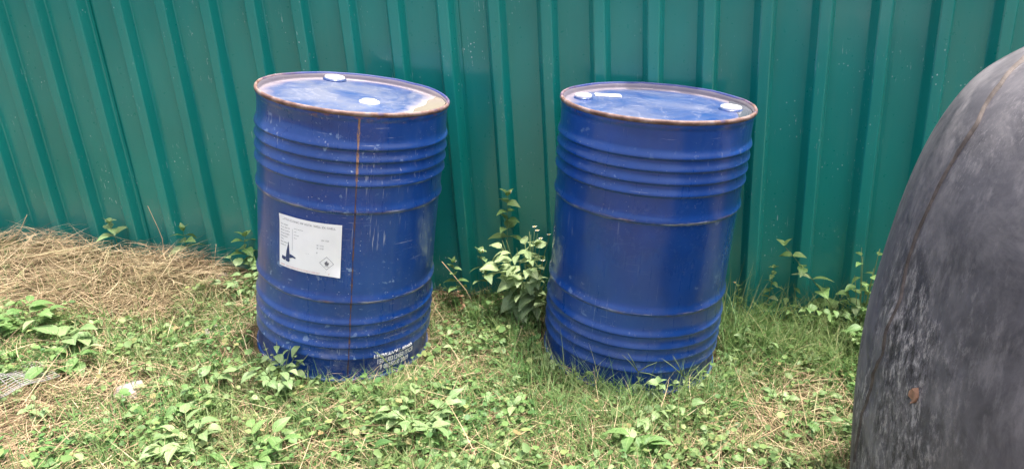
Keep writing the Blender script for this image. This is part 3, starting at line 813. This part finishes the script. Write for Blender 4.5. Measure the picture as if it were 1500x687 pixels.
def sprig(label, x, y, h, tone, leaf=.04, pairs=5, lean=(0, 0), start=.3, flowers=0, stemmat='stem', group=None, cat='weed', name='weed_plant', seed=0, curve=0.0, front=None, rad=.0018):
    """one upright stem with opposite leaf pairs shrinking to the tip"""
    rd = random.Random(seed); z0 = ground_at(x, y); root = empty(name, (x, y, z0)); tag(root, label, cat, group)
    pts = []
    for i in range(9):
        t = i / 8; pts.append((lean[0] * t ** 1.4 * h + .004 * math.sin(5 * t + seed), lean[1] * t ** 1.4 * h + .004 * math.cos(4 * t + seed), h * t - curve * h * t * t))
    V, F = tube(pts, [rad * (1 - .6 * i / 8) for i in range(9)], 5); obj('stem', py_mesh('stem', V, F), MAT[stemmat], root)
    az = rd.uniform(0, 6.28) if front is None else front
    for i in range(pairs):
        t = start + (1 - start) * (i + .2) / pairs; k = min(7, int(t * 8)); u = t * 8 - k
        p = Vector(pts[k]).lerp(Vector(pts[k + 1]), u); L = leaf * (1.1 - .65 * t) * rd.uniform(.85, 1.15)
        for s in (0, math.pi):
            put_leaf(root, rd.choice(LEAF[tone]), p, az + s + rd.uniform(-.3, .3), rd.uniform(-.35, .45), L, rd.uniform(-.4, .4))
        az += math.pi / 2 + rd.uniform(-.2, .2)
    tip = Vector(pts[-1])
    for q in range(3): put_leaf(root, rd.choice(LEAF[tone]), tip, az + q * 2.1, rd.uniform(.4, 1.0), leaf * .4, 0)
    for q in range(flowers): flower(root, tip + Vector((rd.uniform(-.014, .014), rd.uniform(-.012, .012), rd.uniform(.004, .018))), .0034)
    return root
def bush(label, x, y, h, spread, n, tone, leaf=.04, group=None, seed=0, flowers=0, name='weed_plant', cat='weed', droop=0.0, stemmat='stem'):
    """several stems from one foot, leaves set along each"""
    rd = random.Random(seed * 13 + 5); z0 = ground_at(x, y); root = empty(name, (x, y, z0)); tag(root, label, cat, group)
    stems = max(2, n // 5); T = []; made = 0
    for s in range(stems):
        a = 6.28 * s / stems + rd.uniform(-.4, .4); sp = spread * rd.uniform(.4, 1.0); hh = h * rd.uniform(.6, 1.0)
        pts = [(math.cos(a) * sp * t ** 1.2, math.sin(a) * sp * t ** 1.2, hh * t) for t in (0, .2, .4, .6, .8, 1)]
        T.append(tube(pts, [.002, .0018, .0016, .0014, .0011, .0008], 5))
        k = n // stems
        for i in range(k):
            t = .22 + .78 * (i + rd.random() * .6) / k; t = min(t, 1); f = t * 5; q = min(4, int(f)); p = Vector(pts[q]).lerp(Vector(pts[q + 1]), f - q)
            la = a + rd.uniform(-1.9, 1.9) if i < k - 1 else a
            wx, wy = x + p.x + math.cos(la) * leaf, y + p.y + math.sin(la) * leaf
            if blocked(np.array(wx), np.array(wy), .004): la += math.pi
            put_leaf(root, rd.choice(LEAF[tone]), p, la, rd.uniform(-.45, .40) - droop, leaf * rd.uniform(.7, 1.15) * (1.1 - .25 * t), rd.uniform(-.5, .5)); made += 1
        if s < flowers: flower(root, Vector(pts[-1]) + Vector((0, 0, .012)), .005)
    V, F = join_tubes(T); obj('stems', py_mesh('stems', V, F), MAT[stemmat], root)
    return root
def feathery(label, x, y, h, spread, n, mat, seed=0, group=None, name='feathery_weed', leaflet=.010):
    """fronds with fine thread leaflets, each frond one mesh"""
    rd = random.Random(seed * 7 + 3); z0 = ground_at(x, y); root = empty(name, (x, y, z0)); tag(root, label, 'weed', group)
    for s in range(n):
        a = rd.uniform(0, 6.28); el = rd.uniform(.6, 1.45); L = h * rd.uniform(.7, 1.1)
        d = Vector((math.cos(a) * spread / h * .8, math.sin(a) * spread / h * .8, math.sin(el))); V = []; F = []
        tip = d * L
        if blocked(np.array(x + tip.x), np.array(y + tip.y), .01): d.x *= -.4; d.y = -abs(d.y)
        pts = [d * L * t + Vector((0, 0, -.25 * L * t * t)) for t in (0, .25, .5, .75, 1)]
        tv, tf = tube(pts, [.0014, .0012, .001, .0008, .0004], 4); V += tv; F += tf
        for i in range(16):
            t = .25 + .75 * i / 15; f = t * 4; q = min(3, int(f)); p = pts[q].lerp(pts[q + 1], f - q)
            for sgn in (-1, 1):
                aa = a + sgn * rd.uniform(.7, 1.6); l = leaflet * rd.uniform(.7, 1.5) * (1.5 - t)
                e = rd.uniform(-.2, .9); dd = Vector((math.cos(aa) * math.cos(e), math.sin(aa) * math.cos(e), math.sin(e))) * l
                w = Vector((-math.sin(aa), math.cos(aa), .3)) * l * .16
                b = len(V); V += [p - w * .4, p + dd * .6 - w, p + dd, p + dd * .6 + w]; F.append((b, b + 1, b + 2, b + 3))
        obj('frond', py_mesh('frond', V, F, False), mat, root)
    return root
def seed_stalk(label, x, y, h, lean, seed, group):
    """grass stalk ending in a few thin spread spikes"""
    rd = random.Random(seed); z0 = ground_at(x, y); root = empty('grass_stalk', (x, y, z0)); tag(root, label, 'grass stalk', group)
    pts = [(lean[0] * t * t, lean[1] * t * t, h * t) for t in (0, .25, .5, .75, 1)]
    V, F = tube(pts, [.0014, .0013, .0012, .001, .0009], 5); obj('stalk', py_mesh('stalk', V, F), MAT['stem'], root)
    top = Vector(pts[-1])
    for q, (dx, dz) in enumerate(((-.055, .05), (.05, .045), (-.03, .075), (.06, .0))):
        e = top + Vector((dx * rd.uniform(.8, 1.2), -.01 * q, dz * rd.uniform(.8, 1.2)))
        V, F = tube([top, top.lerp(e, .5) + Vector((0, 0, .004)), e], [.0011, .0012, .0005], 4); obj('spike', py_mesh('spike', V, F), MAT['stem'], root)
    for q in range(2):
        a = rd.uniform(0, 6.28); b = Vector(pts[1 + q]); e = b + Vector((math.cos(a) * .06, -.02, .03))
        V = [b, b.lerp(e, .5) + Vector((0, .002, .02)), e, b.lerp(e, .5) + Vector((0, -.002, .02))]; obj('blade', py_mesh('blade', V, [(0, 1, 2, 3)]), MAT['stem'], root)

# between the drums
bush('bushy weed with big pale leaves between the two drums, tallest of the weeds there', -.11, -.235, .37, .125, 120, 'dull', .072, seed=3, flowers=5, name='leafy_weed', droop=.12)
sprig('tall thin weed with white flower heads rising before the fence between the drums', -.205, -.06, 0.44, 'mid', .105, 5, (.02, .0), .62, 4, seed=2, rad=.0016)
sprig('short upright weed with one white bud left of the big bushy weed', -.285, -.12, .23, 'pale', .095, 4, (-.05, 0), .45, 2, seed=5)
sprig('weed with white bud leaning at the right foot of the left drum', -.385, -.13, .20, 'mid', .075, 4, (-.12, -.05), .45, 1, seed=8)
sprig('weed tip with yellowish flower touching the left side of the right drum', -.02, -.13, .33, 'pale', .06, 3, (.10, -.05), .75, 3, seed=9, rad=.0014)
sprig('reddish dry weed stem standing low right of the left drum', -.36, -.22, .12, 'dry', .03, 5, (-.1, .05), .3, 0, 'stem_red', seed=11)
# right, before the fence and the tank
sprig('arching weed with drooping dull leaves at the fence right of the right drum', 1.03, -.06, 0.36, 'mid', .095, 6, (-.62, -.05), .22, 0, seed=13, rad=.0022)
bush('upright bright green weed with long leaves left of the tank by the fence', 1.075, -.12, .36, .08, 46, 'mid', .05, seed=14, name='leafy_weed')
bush('low leafy weed at the fence under the arching weed', .96, -.11, .19, .12, 36, 'mid', .055, seed=15)
sprig('thin weed with a white flower tip at the right side of the right drum', .66, -.07, .17, 'mid', .035, 4, (-.05, 0), .4, 1, seed=16)
bush('leafy weed with rounded leaves at the right rear of the right drum', .645, -.19, .12, .07, 20, 'mid', .04, seed=17)
bush('leafy weed of small bright leaves at the fence midway between right drum and tank', .88, -.09, .19, .10, 36, 'mid', .042, seed=41)
sprig('slender weed with narrow leaves rising at the fence just right of the right drum', .76, -.05, .24, 'mid', .06, 5, (.08, 0), .35, 0, seed=42)
bush('spreading weed with pale leaves in front of the arching weed', 1.08, -.24, .13, .13, 40, 'pale', .045, seed=43)
bush('green weed close to the left side of the tank, below the upright long-leaved weed', 1.06, -.28, .17, .09, 36, 'mid', .06, seed=44)
bush('low patch of small bright leaves behind the right drum, near its right side', .70, -.28, .10, .09, 34, 'pale', .034, seed=45)
# along the fence on the left
sprig('small weed with a pair of green leaves at the fence foot, farthest left', -1.905, -.06, .15, 'pale', .105, 2, (0, 0), .6, 0, seed=18)
sprig('small weed with upright leaves at the fence foot beside a thin dry twig', -1.575, -.06, .15, 'mid', .105, 3, (.05, 0), .5, 0, seed=19)
sprig('large-leaved weed at the fence foot just left of the left drum', -1.31, -.06, .19, 'mid', .115, 4, (.05, 0), .4, 0, seed=20)
bush('climbing patch of pale weed leaves left of the left drum', -1.22, -.20, .17, .15, 36, 'pale', .060, seed=21)
sprig('single weed shoot close against the left side of the left drum', -1.14, -.28, .17, 'pale', .045, 5, (.05, 0), .3, 0, seed=22)
# open ground, left
bush('clump of long green leaves at the left edge below the hay', -1.83, -.63, .11, .16, 34, 'mid', .080, seed=23)
bush('weed with two large upright leaves right of the left edge clump', -1.62, -.70, .10, .05, 10, 'pale', .115, seed=24)
bush('low weed with broad leaves in the straw, below the large upright leaves', -1.52, -.83, .07, .09, 16, 'mid', .075, seed=25)
bush('small weed at the left edge under the hay mound', -2.03, -.50, .06, .09, 14, 'mid', .05, seed=26)
bush('rounded weed among straw midway between left edge and left drum', -1.27, -.60, .06, .12, 24, 'mid', .034, seed=27)
bush('pale weed with broad leaves in front of the left drum, to its left', -1.03, -.86, .09, .08, 18, 'pale', .065, seed=28)
bush('leafy clump covering the front foot of the left drum', -.80, -.815, .15, .14, 64, 'pale', .046, seed=29)
bush('low weed in front of the leafy clump, left of the feathery weeds', -.97, -.98, .07, .09, 18, 'mid', .045, seed=30)
bush('big broad-leaved pale weed near the lower edge of the picture, left of centre', -.90, -1.13, .09, .11, 30, 'pale', .062, seed=31)
bush('broad-leaved weed at the lower edge, right of the big pale weed', -.70, -1.14, .08, .11, 26, 'mid', .058, seed=32)
feathery('pale feathery weed before the white stencil on the left drum', -.545, -.765, .10, .06, 20, MAT['cover'], 1, 'feathery weeds')
feathery('dark green feathery weed in front of the left drum', -.66, -.95, .07, .05, 26, MAT['leaf_dark'], 2, 'feathery weeds')
bush('leafy weed with dark stems below the gap between the drums', -.335, -.93, .11, .13, 44, 'pale', .055, seed=33)
bush('weed of thin upright leaves right of the dark-stemmed weed, below the drum gap', -.10, -.80, .07, .06, 12, 'mid', .05, seed=34)
feathery('green feathery weed left in front of the right drum', .075, -.80, .10, .11, 34, MAT['cover'], 3, 'feathery weeds')
feathery('ferny weed standing against the foot of the right drum', .215, -.685, .115, .06, 22, MAT['leaf_mid'], 4, 'feathery weeds', leaflet=.014)
sd = empty('seedling', (.345, -.66, ground_at(.345, -.66))); tag(sd, 'seedling with four round pale leaves in front of the right drum', 'seedling')
V, F = tube([(0, 0, 0), (.003, 0, .05), (0, 0, .098)], [.0016, .0014, .0012], 5); obj('stem', py_mesh('stem', V, F), MAT['stem'], sd)
for az, el, L in ((3.3, .1, .036), (.2, .35, .030), (5.4, -.3, .032), (1.6, .5, .026)): put_leaf(sd, LEAF['round'][0], (0, 0, .096), az, el, L, -.3)
seed_stalk('forked grass stalk in front of the right drum, the left of the two', .285, -.655, .125, (.0, 0), 1, 'forked grass stalks before the right drum')
seed_stalk('forked grass stalk leaning in front of the right drum, the right of the two', .47, -.63, .115, (-.05, 0), 2, 'forked grass stalks before the right drum')
seed_stalk('forked grass stalk before the stencil on the left drum', -.46, -.745, .105, (.0, 0), 3, None)
seed_stalk('thin forked grass stalk at the left foot of the left drum', -1.03, -.66, .14, (.05, 0), 4, None)
bush('thick patch of bright rounded weed leaves at the right drum foot', .31, -.725, .09, .16, 64, 'pale', .042, seed=35)
bush('large-leaved bluish weed at the lower edge in front of the right drum', .285, -.93, .085, .06, 14, 'mid', .075, seed=36)
bush('weed with notched green leaves in the straw right of the right drum', .78, -.64, .06, .11, 26, 'mid', .038, seed=37)
bush('weed with yellow-green leaves beside the lower left of the tank', .80, -.86, .06, .08, 16, 'pale', .04, seed=38)
bush('low weed at the lower edge below the gap between the drums', -.20, -1.04, .06, .11, 22, 'pale', .045, seed=39)
bush('weed with dark upright leaf at the lower edge, left of the gap between the drums', -.44, -1.07, .07, .04, 6, 'dark', .06, seed=40)
# small weeds pressed round the feet of the drums
for k, (deg, lab) in enumerate(((-160, 'small weed at the left foot of the right drum, by the bushy weed'), (-138, 'small leafy weed at the left front foot of the right drum'), (-118, 'tuft of small leaves at the right drum foot, left of the ferny weed'),
        (-58, 'small weed at the right drum foot, right of the forked stalks'), (-34, 'small weed at the right front foot of the right drum'), (-8, 'small weed at the right side foot of the right drum'))):
    bush(lab, .2494 + .335 * math.cos(R(deg)), -.3085 + .335 * math.sin(R(deg)), .075, .06, 22, ('mid', 'pale')[k % 2], .032, seed=50 + k)
for k, (deg, lab) in enumerate(((-150, 'small weed at the left foot of the left drum'), (-80, 'small weed at the front foot of the left drum, under the seam'), (-28, 'small weed at the right foot of the left drum, beside the stencil'))):
    bush(lab, -.7479 + .335 * math.cos(R(deg)), -.4338 + .335 * math.sin(R(deg)), .065, .05, 18, ('mid', 'pale')[k % 2], .030, seed=60 + k)
# lesser weeds, scattered where the plot is green
cnt = 0; tries = 0
placed = []
while cnt < 210 and tries < 6000:
    tries += 1
    x = random.uniform(-2.3, 1.1); y = random.uniform(-1.25, -.08)
    if blocked(np.array(x), np.array(y), .07) or random.random() > float(greenness(x, y)) ** 1.5: continue
    if any((x - a) ** 2 + (y - b) ** 2 < .055 ** 2 for a, b in placed): continue
    placed.append((x, y)); cnt += 1
    tone = random.choice(('mid', 'pale', 'mid'))
    zone = ('in straw left of the left drum' if x < -1.15 else 'in front of the left drum' if x < -.42 else 'before and in the gap between the drums' if x < -.08 else 'in front of the right drum' if x < .58 else 'between the right drum and the tank')
    shade = 'pale' if tone == 'pale' else 'mid green'
    part_ = ', by the lower edge' if y < -.90 and x < .58 else ''
    bush(shade + ' weed ' + zone + part_, x, y, random.uniform(.035, .075), random.uniform(.03, .07), random.choice((8, 10, 15)), tone, random.uniform(.022, .042),
         shade + ' weeds ' + zone + part_, 100 + cnt)

# dry twigs leaning on the fence
def twig(label, x, y, pts, r):
    z0 = ground_at(x, y); V, F = tube(pts, [r * (1 - .5 * i / (len(pts) - 1)) for i in range(len(pts))], 5)
    o = obj('dry_twig', py_mesh('dry_twig', V, F), MAT['stem_dry']); o.location = (x, y, z0); tag(o, label, 'twig', 'dry twigs at the fence foot')
twig('tall thin dry twig leaning on the fence, left of the left drum', -1.70, -.05, [(0, 0, 0), (.005, .01, .1), (-.01, .02, .14), (-.04, .028, .24)], .0022)
twig('bent dry twig at the fence foot, far left above the hay', -2.36, -.08, [(-.05, 0, 0), (0, .01, .06), (.05, .03, .14)], .0022)
twig('short dry twig at the fence foot near the left drum', -1.47, -.06, [(0, 0, .02), (.015, .0, .06), (.02, .02, .11)], .002)
twig('dry stalk leaning right of the left drum', -.36, -.16, [(.04, 0, 0), (0, .0, .10), (-.08, -.01, .22)], .0022)
# stones and scraps
def stone(label, x, y, s, seed, sq=.55):
    rd = random.Random(seed); V = []; F = []
    n, m = 7, 10
    for i in range(n):
        for j in range(m):
            ph = math.pi * i / (n - 1); t = 2 * math.pi * j / m
            p = Vector((math.sin(ph) * math.cos(t), math.sin(ph) * math.sin(t), math.cos(ph)))
            p *= s * (1 + .35 * mnoise.noise(p * 1.7 + Vector((seed, 0, 0)))); p.z *= sq; V.append(p)
    o = obj('stone', py_mesh('stone', V, grid_faces(n, m, True), False), MAT['stone']); o.location = (x, y, ground_at(x, y) + s * sq * .5); tag(o, label, 'stone', 'pale stones in the straw')
stone('pale stone in the straw at the lower left of the left drum', -1.25, -.90, .045, 1)
stone('flat pale stone in the straw left of the left drum', -1.20, -.52, .045, 2, .4)
stone('small whitish stone at the fence foot left of the left drum', -1.40, -.12, .028, 3)
# torn plastic netting on the left
V = []; F = []; n, m = 12, 12
net = []
for i in range(n):
    for q in range(2):
        pts = []
        for j in range(m):
            u, v = (i / (n - 1), j / (m - 1)) if q == 0 else (j / (m - 1), i / (n - 1))
            X = (u - .5) * .26; Y = (v - .5) * .16; pts.append((X, Y, .018 * mnoise.noise(Vector((X * 12, Y * 12, 3))) + .012))
        net.append(tube(pts, .0011, 3))
V, F = join_tubes(net); o = obj('plastic_netting', py_mesh('plastic_netting', V, F), MAT['mesh']); x, y = -1.60, -.99
o.location = (x, y, ground_at(x, y) + .03); o.rotation_euler = (0, .087, R(65)); tag(o, 'scrap of grey plastic netting in the straw at the left edge', 'netting')
